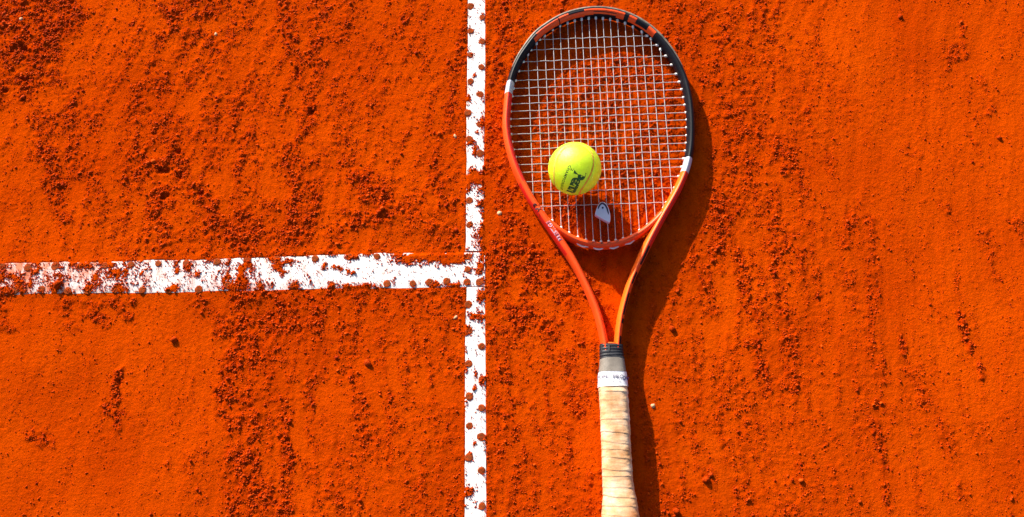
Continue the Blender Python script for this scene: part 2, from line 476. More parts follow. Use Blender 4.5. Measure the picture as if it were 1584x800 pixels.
# along-tape extension beyond the frame for the far parts of the sheet
SD = np.full(WX.shape, -99.0)
SD[vis] = tape_sd(PX[vis], PY[vis])
MM = .001
H = np.zeros(WX.shape)
flat_t = 1 - sstep(-45, -6, SD)
wxn, wyn = WX[near], WY[near]
h = 1.5 * pn(wxn / .20, wyn / .24, 1) + .8 * pn(wxn / .07, wyn / .09, 2)
h *= flat_t[near]
lxn = lean(wxn, wyn)
h += .36 * pn(lxn / .018, wyn / .14, 3) + .16 * pn(lxn / .008, wyn / .06, 14) + .20 * pn(wxn / .006, wyn / .006, 13)
rho = RHO[near]
crumb = .55 + 1.0 * pn(wxn / .011, wyn / .012, 15) + .9 * pn(wxn / .0058, wyn / .0058, 16) + .7 * pn(wxn / .0036, wyn / .0036, 17)
h += rho * 1.55 * crumb
pxn, pyn = PX[near], PY[near]
for cx, cy, rx, ry in PITS:
    d = np.hypot((pxn - cx) / rx, (pyn - cy) / ry) + .7 * pn(wxn / .006, wyn / .006, 18)
    h += -4.0 * (1 - sstep(.3, 1.2, d))
sdn = SD[near]
h += np.where(sdn < 1, .6 * np.exp(-(np.minimum(sdn, 0) / 9.0) ** 2), 0)
m_edge = sstep(-.4, 2.2, sdn)
cv = cover(pxn, pyn, wxn, wyn) - .10
TAPE_Z = 1.1                                             # top of the tapes in mm
h_in = -1.6 + (TAPE_Z + 2.2) * sstep(-.16, .16, cv) + np.clip(cv, 0, 1) * .7 + np.where(cv > 0, .35 * pn(wxn / .005, wyn / .005, 19), 0)
h = np.where(sdn > -25, np.minimum(h, np.interp(sdn, [-25, -2], [4.0, 1.1])), h)
h = h * (1 - m_edge) + h_in * m_edge
H[near] = h * inside[near]
far_in = (~near) & (SD > -3)
H[far_in] = -1.6
H *= MM
ny, nx = WX.shape
I, J = np.meshgrid(np.arange(ny - 1), np.arange(nx - 1), indexing='ij')
F = np.stack([I * nx + J, I * nx + J + 1, (I + 1) * nx + J + 1, (I + 1) * nx + J], -1).reshape(-1, 4)
ground = obj('ground', mesh_np('ground', np.stack([WX, WY, H], -1).reshape(-1, 3), F), M_CLAY)
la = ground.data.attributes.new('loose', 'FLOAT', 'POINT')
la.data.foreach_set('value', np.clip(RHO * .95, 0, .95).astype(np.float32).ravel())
tag(ground, 'red-orange clay court surface with loose crumbly streaks', kind='structure')

cx0, cy0 = XO, YO
Hc = H[YO:-YO or None, XO:-XO or None]
Rc = RHO[YO:-YO or None, XO:-XO or None]


def sample(G, x, y):
    fx = np.clip((x - FX0) / FS, 0, G.shape[1] - 1.001); fy = np.clip((y - FY0) / FS, 0, G.shape[0] - 1.001)
    i = fx.astype(int); j = fy.astype(int); a = fx - i; b = fy - j
    return (G[j, i] * (1 - a) + G[j, i + 1] * a) * (1 - b) + (G[j + 1, i] * (1 - a) + G[j + 1, i + 1] * a) * b


# ------------------------------------------------------------------ loose grains
PHI = (1 + 5 ** .5) / 2
ICO = np.array([(-1, PHI, 0), (1, PHI, 0), (-1, -PHI, 0), (1, -PHI, 0), (0, -1, PHI), (0, 1, PHI), (0, -1, -PHI), (0, 1, -PHI), (PHI, 0, -1), (PHI, 0, 1), (-PHI, 0, -1), (-PHI, 0, 1)], float)
ICO /= np.linalg.norm(ICO[0])
ICOF = np.array([(0, 11, 5), (0, 5, 1), (0, 1, 7), (0, 7, 10), (0, 10, 11), (1, 5, 9), (5, 11, 4), (11, 10, 2), (10, 7, 6), (7, 1, 8), (3, 9, 4), (3, 4, 2), (3, 2, 6), (3, 6, 8), (3, 8, 9), (4, 9, 5), (2, 4, 11), (6, 2, 10), (8, 6, 7), (9, 8, 1)])


def rand_rot(n):
    q = rng.normal(size=(n, 4)); q /= np.linalg.norm(q, axis=1)[:, None]
    w, x, y, z = q.T
    return np.stack([np.stack([1 - 2 * (y * y + z * z), 2 * (x * y - z * w), 2 * (x * z + y * w)], -1), np.stack([2 * (x * y + z * w), 1 - 2 * (x * x + z * z), 2 * (y * z - x * w)], -1), np.stack([2 * (x * z - y * w), 2 * (y * z + x * w), 1 - 2 * (x * x + y * y)], -1)], 1)


def grains(name, P, R, mat, base=ICO, tri=ICOF):
    n, nb = len(P), len(base)
    V = base[None] * (1 + rng.uniform(-.28, .28, (n, nb, 1))) * rng.uniform(.7, 1.25, (n, 1, 3))
    V = np.einsum('nij,nkj->nki', rand_rot(n), V) * R[:, None, None]
    V[:, :, 2] *= .85
    V += P[:, None, :]
    Fg = tri[None] + (np.arange(n) * nb)[:, None, None]
    return obj(name, mesh_np(name, V.reshape(-1, 3), Fg.reshape(-1, 3)), mat)


OCT = np.array([(1, 0, 0), (-1, 0, 0), (0, 1, 0), (0, -1, 0), (0, 0, 1), (0, 0, -1)], float) * 1.15
OCTF = np.array([(0, 2, 4), (2, 1, 4), (1, 3, 4), (3, 0, 4), (2, 0, 5), (1, 2, 5), (3, 1, 5), (0, 3, 5)])


def crumbs(n0, cap, med, sig, hi, base, gain, power, seed):
    gx = rng.uniform(FX0, FX1 - .004, n0); gy = rng.uniform(FY0, FY1 - .004, n0)
    gr = np.clip(sample(Rc, gx, gy), 0, 1)
    gsd = tape_sd(*to_px(gx, gy))
    clump = np.clip(.5 + .9 * pn(gx / .007, gy / .008, seed) + .5 * pn(gx / .003, gy / .003, seed + 1), 0, 1.3)
    ok = rng.uniform(size=n0) < (base + gain * gr ** power * (.15 + 1.1 * clump)) * (gsd < -.5)
    gx, gy, gr = gx[ok][:cap], gy[ok][:cap], gr[ok][:cap]
    print('crumbs', ok.sum(), len(gx))
    rad = np.clip(np.exp(rng.normal(math.log(med), sig, len(gx))), .3, hi) * (.8 + .4 * gr) * MM
    return np.stack([gx, gy, sample(Hc, gx, gy) + rad * rng.uniform(-.1, .55, len(gx))], 1), rad


P, R_g = crumbs(330000, 40000, .86, .36, 2.5, .005, .38, 1.5, 22)
tag(grains('clay_grit', P, R_g, M_GRAIN), 'loose coarse red clay crumbs strewn over the court', 'grit', kind='stuff')
P, R_g = crumbs(520000, 95000, .62, .25, 1.1, .03, .50, 1.0, 26)
tag(grains('fine_clay_grit', P, R_g, M_GRAIN, OCT, OCTF), 'fine red clay grit strewn over the court', 'grit', kind='stuff')

# the same grit goes on, thinner, round about
n_o = 260000
ox = rng.uniform(-1.7, 1.7, n_o); oy = rng.uniform(-1.3, 1.5, n_o)
out_d = np.maximum(np.maximum(FX0 - ox, ox - FX1), np.maximum(FY0 - oy, oy - FY1))
stk_o = pn(lean(ox, np.clip(oy, -.4, .4)) / .03, oy / .25, 7) + .6 * pn(ox / .012, oy / .08, 9) + .7 * pn(ox / .05, oy / .05, 10)
far_t = (np.abs(ox + .049) < .016) | ((ox < 0) & (np.abs(oy - (-.022)) < .024))
ok = (out_d > -.03) & ~far_t & (rng.uniform(size=n_o) < .05 + .5 * np.clip(stk_o, 0, 1) * np.exp(-np.maximum(out_d, 0) / .8))
ox, oy = ox[ok][:26000], oy[ok][:26000]
ro = np.clip(np.exp(rng.normal(math.log(1.1), .36, len(ox))), .4, 3.0) * MM
tag(grains('far_clay_grit', np.stack([ox, oy, ro * .2], 1), ro, M_GRAIN, OCT, OCTF), 'thin red clay grit farther out on the court', 'grit', kind='stuff')

# dust and crumbs on the white tapes
UP_H = .25


def tape_wave(x, y):
    return .00025 * pn(x / .05, y / .05, 50)


N1 = 330000
tx = rng.uniform(-.72, 0.0, N1); ty = rng.uniform(FY0, FY1 - .004, N1)
tpx, tpy = to_px(tx, ty)
tsd = tape_sd(tpx, tpy)
dens = np.interp(tpx, [0, 200, 340, 400, 480, 620, 715, 720], [.75, .7, .5, .55, .26, .14, .08, .11])
dens = dens * np.clip(.35 + 1.3 * pn(tx / .02, ty / .03, 40) + .8 * pn(tx / .006, ty / .006, 41), 0.03, 1.2)
tcv = cover(tpx, tpy, tx, ty) - .10
for q_ in NAIL_PX:
    sel = (np.abs(tpx - q_[0]) < 16) & (np.abs(tpy - q_[1]) < 16)
    dens[sel] = np.maximum(dens[sel], .7 * np.exp(-(np.hypot(tpx[sel] - q_[0] - 1.5, tpy[sel] - q_[1] - 2) / 7.0) ** 2))
dens = np.maximum(dens, .95 * sstep(-.75, -.05, tcv) ** 1.3 * (tcv < .3))
ok = (tsd > .5) & (rng.uniform(size=N1) < dens)
tx, ty = tx[ok], ty[ok]
tr = np.clip(np.exp(rng.normal(math.log(.42), .42, len(tx))), .2, 1.5) * (1 + .5 * sstep(-.6, 0, tcv[ok])) * MM
t_up = np.where((tpy[ok] > hT(tpx[ok])) & (tpy[ok] < hB(tpx[ok])), UP_H, 0)
tz = np.maximum((TAPE_Z + t_up) * MM + tape_wave(tx, ty), sample(Hc, tx, ty)) + tr * .3
tag(grains('tape_dust', np.stack([tx, ty, tz], 1), tr, M_GRAIN, OCT, OCTF), 'fine red clay crumbs scattered over the white line tapes', 'dust', kind='stuff')


# ------------------------------------------------------------------ court line tapes with their nails
def tape_material():
    m, nd, lk, p = new_mat('white_line_plastic')
    g = nd.new('ShaderNodeNewGeometry')
    sep = nd.new('ShaderNodeSeparateXYZ'); lk.new(g.outputs['Position'], sep.inputs[0])
    mr = nd.new('ShaderNodeMapRange')                     # the left end was walked over more: more clay rubbed in
    for q, v in zip(('From Min', 'From Max', 'To Min', 'To Max'), (-.70, -.12, .20, -.07)): mr.inputs[q].default_value = v
    lk.new(sep.outputs['X'], mr.inputs['Value'])
    mp = nd.new('ShaderNodeMapping'); mp.inputs['Scale'].default_value = (1.6, .8, 1); lk.new(g.outputs['Position'], mp.inputs['Vector'])
    n = nd.new('ShaderNodeTexNoise'); n.inputs['Scale'].default_value = 45; n.inputs['Detail'].default_value = 8; n.inputs['Roughness'].default_value = .72
    lk.new(mp.outputs[0], n.inputs['Vector'])
    ad = nd.new('ShaderNodeMath'); ad.operation = 'ADD'; lk.new(n.outputs['Fac'], ad.inputs[0]); lk.new(mr.outputs[0], ad.inputs[1])
    st = ramp(nd, lk, ad.outputs[0], [(.50, (0, 0, 0)), (.60, (.30, .30, .30)), (.74, (1, 1, 1))])
    n2 = nd.new('ShaderNodeTexNoise'); n2.inputs['Scale'].default_value = 330; n2.inputs['Detail'].default_value = 3; n2.inputs['Roughness'].default_value = .6
    lk.new(g.outputs['Position'], n2.inputs['Vector'])
    s2 = ramp(nd, lk, n2.outputs['Fac'], [(.60, (0, 0, 0)), (.70, (.55, .55, .55))])
    c = mixc(nd, lk, st.outputs['Color'], (.83, .82, .80), (.66, .16, .06))
    lk.new(mixc(nd, lk, s2.outputs['Color'], c, (.55, .22, .12)), p.inputs['Base Color'])
    p.inputs['Roughness'].default_value = .6
    bump(nd, lk, p, n.outputs['Fac'], .25, .002)
    return m


M_TAPE = tape_material()
M_NAIL = plain('clay_stained_nail', (.15, .040, .012), (.42, .055, .004), .9, 260, .6, 900, .0008, spec=.1)


def tape(name, A, B, label, up=0.0):
    """A, B world edge points along the tape"""
    n, k = len(A), 5
    s = np.linspace(0, 1, k)
    top = A[:, None, :] * (1 - s[None, :, None]) + B[:, None, :] * s[None, :, None]
    z = (TAPE_Z + up) * MM + tape_wave(top[..., 0], top[..., 1]) - .0006 * (np.abs(s - .5)[None, :] * 2) ** 6
    top[..., 2] = z
    bot = top.copy(); bot[..., 2] -= .0018
    V = np.concatenate([top.reshape(-1, 3), bot.reshape(-1, 3)])
    Fq = []
    o = n * k
    for i in range(n - 1):
        for j in range(k - 1):
            a, b, c, d = i * k + j, i * k + j + 1, (i + 1) * k + j + 1, (i + 1) * k + j
            Fq.append((a, b, c, d)); Fq.append((o + d, o + c, o + b, o + a))
        for j in (0, k - 1):
            a, d = i * k + j, (i + 1) * k + j
            Fq.append((a, d, o + d, o + a) if j == 0 else (d, a, o + a, o + d))
    for i in (0, n - 1):
        for j in range(k - 1):
            a, b = i * k + j, i * k + j + 1
            Fq.append((b, a, o + a, o + b) if i == 0 else (a, b, o + b, o + a))
    org = np.array([A[n // 2][0], A[n // 2][1], 0.0])
    F4 = np.array(Fq)
    ob = part(name, V, F4, M_TAPE, None, org, smooth=False)
    ob.location = org
    # make normals agree
    import bmesh
    bm = bmesh.new(); bm.from_mesh(ob.data); bmesh.ops.recalc_face_normals(bm, faces=bm.faces); bm.to_mesh(ob.data); bm.free()
    return tag(ob, label, 'court line', 'white plastic line tapes nailed to the clay'), org


def fine(lo, hi, step=4.0):
    return np.linspace(lo, hi, int(abs(hi - lo) / step) + 1)


t = fine(-60, 750)
hw = .35 * np.sin(t / 6.0) + .8 * pn(t / 30.0, t * 0 + 2.5, 51) + .8 * pn(t / 11.0, t * 0 + 4.5, 54)
hA = ats(np.stack([t, hT(t) + hw], 1)); hBp = ats(np.stack([t, hB(t) + .8 * hw[::-1]], 1))
d = (hA[0] - hA[6]); d /= np.linalg.norm(d)
ext = np.linspace(3.0, .1, 12)[:, None]
hA = np.vstack([hA[0] + ext * d, hA]); hBp = np.vstack([hBp[0] + ext * d, hBp])
tape_h, org_h = tape('line_tape', hA, hBp, 'wide white line tape running left to right, dusted with clay', up=UP_H)
t = fine(-40, 388.5)
w = .9 * pn(t / 26.0, t * 0 + 7.5, 52)
uA = ats(np.stack([uL(t) + w, t], 1)); uB = ats(np.stack([uR(t) - .5 * w, t], 1))
d = np.array([0, 1.0, 0])
uA = np.vstack([uA[0] + ext * d, uA]); uB = np.vstack([uB[0] + ext * d, uB])
tape_u, org_u = tape('line_tape', uA, uB, 'narrow white line tape left of the racket head, partly buried in clay')
t = fine(444.5, 860)
w = .9 * pn(t / 26.0, t * 0 + 9.5, 53)
lA = ats(np.stack([lL(t) + w, t], 1)); lB = ats(np.stack([lR(t) - .5 * w, t], 1))
lA = np.vstack([lA, lA[-1] - ext[::-1] * d]); lB = np.vstack([lB, lB[-1] - ext[::-1] * d])
tape_l, org_l = tape('line_tape', lA, lB, 'narrow white line tape left of the racket handle, below the crossing tape')


def nail_mesh(seed):
    r = random.Random(seed)
    rings = [(.0, 1.05), (1.0, 1.0), (.92, 1.0), (.86, .75), (.96, .45), (1.0, .1), (.98, -1.0)]
    V, Fq = [(0, 0, .95)], []
    k = 14
    prof = [(.35, 1.0), (.75, .95), (.92, .8), (1.0, .45), (1.02, -.6)]
    wob = [1 + r.uniform(-.07, .07) for _ in range(k)]
    for q, z in prof:
        for j in range(k):
            a = 2 * math.pi * j / k
            V.append((q * wob[j] * math.cos(a), q * wob[j] * math.sin(a), z + r.uniform(-.08, .08)))
    for j in range(k):
        Fq.append((0, 1 + j, 1 + (j + 1) % k))
    me = bpy.data.meshes.new('nail')
    for i in range(len(prof) - 1):
        for j in range(k):
            a, b = 1 + i * k + j, 1 + i * k + (j + 1) % k
            Fq.append((a, a + k, b + k, b))
    me.from_pydata([(x * .0046, y * .0046, z * .0013) for x, y, z in V], [], Fq)
    me.polygons.foreach_set('use_smooth', [True] * len(Fq))
    me.materials.append(M_NAIL)
    return me


NAILS = [nail_mesh(i) for i in range(5)]


def nails(parent, org, pts, up=0.0):
    for i, p in enumerate(pts):
        w = at(p[0], p[1], TAPE_Z * MM)
        o = bpy.data.objects.new('nail', random.choice(NAILS))
        col.objects.link(o)
        o.parent = parent
        o.location = Vector(w - org) + Vector((0, 0, (-.1 + up) * MM))
        o.rotation_euler = (random.uniform(-.08, .08), random.uniform(-.08, .08), random.uniform(0, 6))
        s = random.uniform(.92, 1.12)
        o.scale = (s, s * random.uniform(.95, 1.1), random.uniform(.3, .75))


nails(tape_u, org_u, NAILS_U)
nails(tape_l, org_l, NAILS_L)
nails(tape_h, org_h, NAILS_H, up=UP_H)

# ------------------------------------------------------------------ the racket
ROOT = at(950, 530, 0.0)
racket = root('tennis_racket', ROOT, 'orange, red and black tennis racket lying on the clay with a cream taped handle', 'tennis racket')
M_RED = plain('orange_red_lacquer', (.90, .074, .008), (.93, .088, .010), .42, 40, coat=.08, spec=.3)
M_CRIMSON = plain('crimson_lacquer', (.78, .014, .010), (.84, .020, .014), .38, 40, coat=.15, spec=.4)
M_ORANGE = plain('sunlit_orange_lacquer', (.93, .125, .008), (.96, .15, .010), .42, 40, coat=.05, spec=.25)  # orange brightened: sunlight on the right arm's inner side put into the colour
M_BLACK = plain('black_graphite', (.004, .005, .009), (.009, .010, .016), .45, 60, spec=.2)
M_BAND = plain('silver_white_band', (.46, .46, .54), (.54, .54, .62), .4, 60, coat=.1)
M_GUARD = plain('scuffed_grey_guard', (.10, .09, .07), (.26, .22, .17), .6, 120, .3, 500)
M_STRING = plain('pale_string', (.44, .43, .43), (.58, .57, .57), .4, 200)
M_GROM = plain('white_grommet', (.80, .78, .76), (.85, .84, .82), .4, 200)
M_INK = plain('dark_print', (.02, .015, .02), (.04, .02, .03), .5, 200)
M_LILAC = plain('lilac_print', (.62, .50, .68), (.78, .66, .80), .5, 200)

ZC = .0125
FRAME_PX = [(936, 545), (934.6, 531), (930, 508), (922.8, 482), (911, 453), (899, 428), (886.5, 405), (872.5, 383), (854.5, 357), (837.5, 332.5), (822.7, 310.5), (809.6, 287), (798.3, 262), (790.4, 238), (785.4, 215.7), (783.2, 194),
            (784.3, 172), (787.3, 142), (792.6, 119), (801.5, 98), (811, 82.5), (828, 60.2), (847, 45), (870.5, 31.6), (896.5, 23.6), (922.5, 20.8), (948.5, 23.4), (973, 31), (996, 43.5), (1015.5, 59.5), (1032.5, 79), (1046.6, 101), (1056.6, 122.5), (1062.6, 144), (1066.3, 166), (1067.9, 190),
            (1067.6, 221), (1064.3, 247), (1057.4, 271), (1048, 293), (1036, 315), (1021, 341), (1003, 375), (990, 403), (976.5, 433), (967.3, 461), (961, 486), (957.3, 508), (955, 531), (954, 545)]
ctrl = np.array([list(at(x, y, ZC)) + [x, y] for x, y in FRAME_PX])
path = catmull(ctrl, 10)
path, arc = resample(path, .0016)
pxx, pyy = path[:, 3], path[:, 4]
on_arm = sstep(300, 420, pyy)
is_right = (np.arange(len(path)) > np.argmin(pyy))
half_w = .0053 + .0004 * np.exp(-((pyy - 375) / 40) ** 2) - np.where(is_right, .0009, .0004) * sstep(380, 430, pyy)
half_h = .0112 + .0006 * on_arm
SEG = 40
FE = 1.85                                                # a soft-edged, nearly lozenge-shaped beam
V, F = sweep(path, half_w, half_h, FE, SEG)
me = clean_mesh('frame', V - ROOT, F)
for m in (M_RED, M_BLACK, M_BAND, M_ORANGE, M_CRIMSON):
    me.materials.append(m)
n = len(path)
mid_x = .5 * (pxx[:-1] + pxx[1:]); mid_y = .5 * (pyy[:-1] + pyy[1:])
left = np.arange(n - 1) < np.argmin(pyy)


def frame_mat(i, ph):
    """ph: 0 outward, 90 up, 180 inward (degrees)"""
    x, y = mid_x[i], mid_y[i]
    if (left[i] and 129.5 < y < 148.5) or (not left[i] and 247 < y < 268.5):
        return 2
    upper = (y <= 129.5) if left[i] else (y <= 247)
    if upper:
        full, low, high = 72 < ph < 162, 104 < ph < 162, 72 < ph < 116
        if left[i] and y > 72: return 1
        if 824 < x < 829: return 0 if low else 1
        if 829 <= x < 862: return 0 if 78 < ph < 158 else 1
        if 864.5 <= x < 878: return 0 if full else 1
        if 878 <= x < 903: return 0 if low else 1
        if 903 <= x < 917: return 0 if 66 < ph < 150 else 1
        if 918 <= x < 953: return 0 if (high or 128 < ph < 142) else 1
        if 953 <= x < 966: return 0 if full else 1
        if 971.5 <= x < 984: return 0 if full else 1
        if 984 <= x < 1001: return 0 if 140 < ph < 160 else 1
        if 1001 <= x < 1013 and y < 70: return 0 if full else 1
        return 1
    if not left[i] and (ph < 84 or ph > 320) and 382 < y < 533:          # dark lettering on the outer side of the arm
        if 411 < y < 423 or 440 < y < 454 or 489 < y < 494 or 502 < y < 522:
            return 0
        if y < 490 and (20 < ph < 34):
            return 0
        return 1 if ph < 76 or ph > 320 else 0
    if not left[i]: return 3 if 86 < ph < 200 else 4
    if y < 285: return 4 if 88 < ph < 250 else 0
    if y < 395: return 4 if ph < 52 or ph > 300 else 0
    return 0


mi = np.zeros(len(me.polygons), np.int32)
for i in range(n - 1):
    for j in range(SEG):
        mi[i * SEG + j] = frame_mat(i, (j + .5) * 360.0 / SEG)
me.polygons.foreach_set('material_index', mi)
frame = bpy.data.objects.new('frame', me); col.objects.link(frame); frame.parent = racket

T_, N_, U_ = frames(path)


def on_frame(s, v, lift=.0006):
    """point on top of the frame: s metres along it, v metres outward"""
    k = np.clip(np.interp(s, arc, np.arange(n)), 0, n - 1.001)
    i = int(k); f = k - i
    p = path[i, :3] * (1 - f) + path[i + 1, :3] * f
    N = N_[i] * (1 - f) + N_[i + 1] * f
    a, b = half_w[i], half_h[i]
    q = min(abs(v / a), .98)
    return p + N * v + np.array([0, 0, 1.0]) * (b * (1 - q ** FE) ** (1 / FE) + lift) - ROOT


def arc_at(x, y, side_left=True):
    dd = np.hypot(pxx - x, pyy - y)
    return arc[np.argmin(dd)]


s_pre, s_mp = arc_at(858, 362), arc_at(834, 326)
me = map_text(text_mesh('PRESTIGE', .0070, .015, .15, 1.05), lambda u, v: on_frame(s_pre + u, v))
obj('lettering', me, M_LILAC, frame)
me = map_text(text_mesh('MP', .0098, .03, .25, 1.1), lambda u, v: on_frame(s_mp + u, v))
obj('lettering', me, M_INK, frame)

# bumper guard round the tip
i0 = int(np.argmin(np.hypot(pxx - 795, pyy - 112))); i1 = int(np.argmin(np.hypot(pxx - 1054, pyy - 116)))
g = path[i0:i1:2].copy()
fade = np.sin(np.linspace(0, math.pi, len(g))) ** .25
gp = g[:, :3] + N_[i0:i1:2] * .0034 + np.array([0, 0, .0034])
tube_part('bumper_guard', gp, (.0027 * fade + .0001), (.0076 * fade + .0005), M_GUARD, racket, ROOT, 2.6, 16)

# throat bridge
BR = [(836, 333), (850, 345.5), (868, 359.5), (889, 371.5), (912, 378.8), (933, 380.6), (955, 377.6), (976, 369.8), (996, 357.5), (1012, 344), (1024, 331)]
bp, bs = resample(catmull(ats(BR, ZC), 10), .0016)
bridge = tube_part('throat_bridge', bp, .0046, .0100, M_RED, racket, ROOT, 2.0, 28)
bT, bN, bU = frames(bp)


def on_bridge(s, v):
    k = np.clip(np.interp(s, bs, np.arange(len(bp))), 0, len(bp) - 1.001)
    i = int(k); f = k - i
    q = min(abs(v / .0046), .98)
    return bp[i] * (1 - f) + bp[i + 1] * f + bN[i] * v + np.array([0, 0, .0100 * (1 - q ** 2.0) ** (1 / 2.0) + .00025]) - ROOT


s_mid = bs[int(np.argmin(np.linalg.norm(bp - at(935, 380.5, ZC), axis=1)))]
obj('lettering', map_text(text_mesh('HEAD', .0078, .035, 0, 2.3), lambda u, v: on_bridge(s_mid + u, .0020 + v * .62)), M_INK, bridge)
for x0, x1 in ((894, 910), (918, 932), (941, 955), (965, 978)):
    ps = []
    for x in np.linspace(x0, x1, 7):
        i = int(np.argmin(np.abs([q[0] - at(x, 380, ZC)[0] for q in bp])))
        tt = (x - x0) / (x1 - x0)
        ps.append(bp[i] - bN[i] * (.0036 + .0018 * math.sin(math.pi * tt)) + np.array([0, 0, .0035]))
    tube_part('string_loop', resample(np.array(ps), .001)[0], .0011, .0011, M_GROM, bridge, ROOT, 2, 10)

# strings
Z1 = lambda p: (760 + p[0] / 4.0, p[1] / 4.0)
Z2 = lambda p: (760 + p[0] / 3.636, 180 + p[1] / 3.636)
M_TOP = [Z1(p) for p in [(226, 342), (280, 276), (330, 228), (380, 188), (425, 165), (472, 149), (516, 134), (559, 126), (603, 120), (647, 118), (691, 121), (736, 127), (781, 135), (828, 150), (877, 173), (932, 204), (988, 247), (1047, 312)]]
M_BOT = [Z2(p) for p in [(236, 455), (292, 533), (343, 583), (393, 622), (438, 652), (487, 676), (532, 691), (574, 698), (617, 702), (660, 699), (700, 694), (742, 684), (788, 665), (833, 638), (877, 607), (922, 570), (968, 512), (1015, 432)]]
C_L = [Z1(p) for p in [(305, 245), (250, 310), (203, 383), (175, 440), (155, 499), (142, 548), (133, 596), (127, 644), (124, 690), (122, 737)]] + [Z2(p) for p in [(111, 57), (115, 101), (120, 144), (128, 187), (140, 229), (152, 273), (168, 316), (190, 369), (220, 428), (268, 507)]]
C_R = [Z1(p) for p in [(957, 222), (1020, 280), (1075, 347), (1110, 402), (1139, 459), (1157, 508), (1172, 554), (1184, 604), (1193, 650), (1200, 697)]] + [Z2(p) for p in [(1095, 20), (1095, 64), (1095, 108), (1092, 151), (1086, 195), (1078, 238), (1066, 285), (1050, 338), (1027, 402), (983, 484)]]
ZS = .0125
mt, mb, cl, cr = (ats(q, ZS) for q in (M_TOP, M_BOT, C_L, C_R))


def cross2(a, b, c, d):
    r, s = (b - a)[:2], (d - c)[:2]
    return ((c - a)[0] * s[1] - (c - a)[1] * s[0]) / (r[0] * s[1] - r[1] * s[0])


def round_tube(name, P, r, mat, parent, org, seg=7):
    P = np.asarray(P, float)
    T = np.gradient(P, axis=0); T /= np.linalg.norm(T, axis=1)[:, None]
    A = np.cross(T, [0, 0, 1.0]); A /= np.linalg.norm(A, axis=1)[:, None]
    B = np.cross(A, T)
    ph = np.arange(seg) * 2 * math.pi / seg
    V = P[:, None] + r * (np.cos(ph)[None, :, None] * A[:, None] + np.sin(ph)[None, :, None] * B[:, None])
    i, j = np.meshgrid(np.arange(len(P) - 1), np.arange(seg), indexing='ij')
    j2 = (j + 1) % seg
    Fq = np.stack([i * seg + j, i * seg + j2, (i + 1) * seg + j2, (i + 1) * seg + j], -1).reshape(-1, 4)
    return part(name, V.reshape(-1, 3), Fq, mat, parent, org)


SR = .00043
for i in range(18):
    a, b = mt[i], mb[i]
    d = (b - a) / np.linalg.norm(b - a)
    tt = np.linspace(0, 1, 80)
    zz = np.zeros(80); base = a - d * .004 + (b - a + d * .008) * tt[:, None]
    ts = [cross2(a, b, cl[j], cr[j]) for j in range(20)]
    zz = np.interp(tt, ts, [.00042 * (1 if (i + j) % 2 else -1) for j in range(20)], 0, 0)
    base[:, 2] += zz
    round_tube('main_string', base, SR, M_STRING, racket, ROOT)
for j in range(20):
    a, b = cl[j], cr[j]
    d = (b - a) / np.linalg.norm(b - a)
    tt = np.linspace(0, 1, 110)
    base = a - d * .004 + (b - a + d * .008) * tt[:, None]
    ts, zs = [], []
    for i in range(18):
        q = cross2(a, b, mt[i], mb[i])
        if -.02 < q < 1.02:
            ts.append(q); zs.append(.00085 * (-1 if (i + j) % 2 else 1))
    base[:, 2] += np.interp(tt, ts, zs, 0, 0)
    round_tube('cross_string', base, SR, M_STRING, racket, ROOT)

# grommets: one small collar at every string end
gm = bpy.data.meshes.new('grommet')
gv, gf, gk = [], [], 10
for q, z in ((2.1, -3.0), (2.1, -.2), (1.8, .5), (1.2, .8), (.6, .8)):
    for j in range(gk):
        a = 2 * math.pi * j / gk
        gv.append((q * math.cos(a) * MM * .8, q * math.sin(a) * MM * .8, z * MM))
for i in range(4):
    for j in range(gk):
        gf.append((i * gk + j, i * gk + (j + 1) % gk, (i + 1) * gk + (j + 1) % gk, (i + 1) * gk + j))
gm.from_pydata(gv, [], gf); gm.polygons.foreach_set('use_smooth', [True] * len(gf)); gm.materials.append(M_GROM)
for A, B in ((mt, mb), (mb, mt), (cl, cr), (cr, cl)):
    for a, b in zip(A, B):
        o = bpy.data.objects.new('grommet', gm); col.objects.link(o); o.parent = racket
        o.location = Vector(a - ROOT)
        o.rotation_euler = Vector(b - a).to_track_quat('Z', 'Y').to_euler()

# handle
HAND = [(534, 927.6, 963.2), (545, 927.6, 963.6), (555, 927.8, 965.2), (577, 926, 968.6), (598, 925.2, 970.6), (612, 926, 972), (640, 928, 974), (700, 930, 976.6), (730, 931, 978.6), (750, 931.6, 980.2), (766, 932, 983), (780, 931, 986.2), (800, 930, 989), (812, 929.5, 990.5), (816, 930, 990)]


def hand_at(y):
    ya = [h_[0] for h_ in HAND]
    l, r = np.interp(y, ya, [h_[1] for h_ in HAND]), np.interp(y, ya, [h_[2] for h_ in HAND])
    zc = float(np.interp(y, [530, 556, 600, 770, 816], [.0127, .0140, .0160, .0168, .0178]))
    c, e0, e1 = at((l + r) / 2, y, zc), at(l, y, zc), at(r, y, zc)
    return c, np.linalg.norm(e1 - e0) / 2


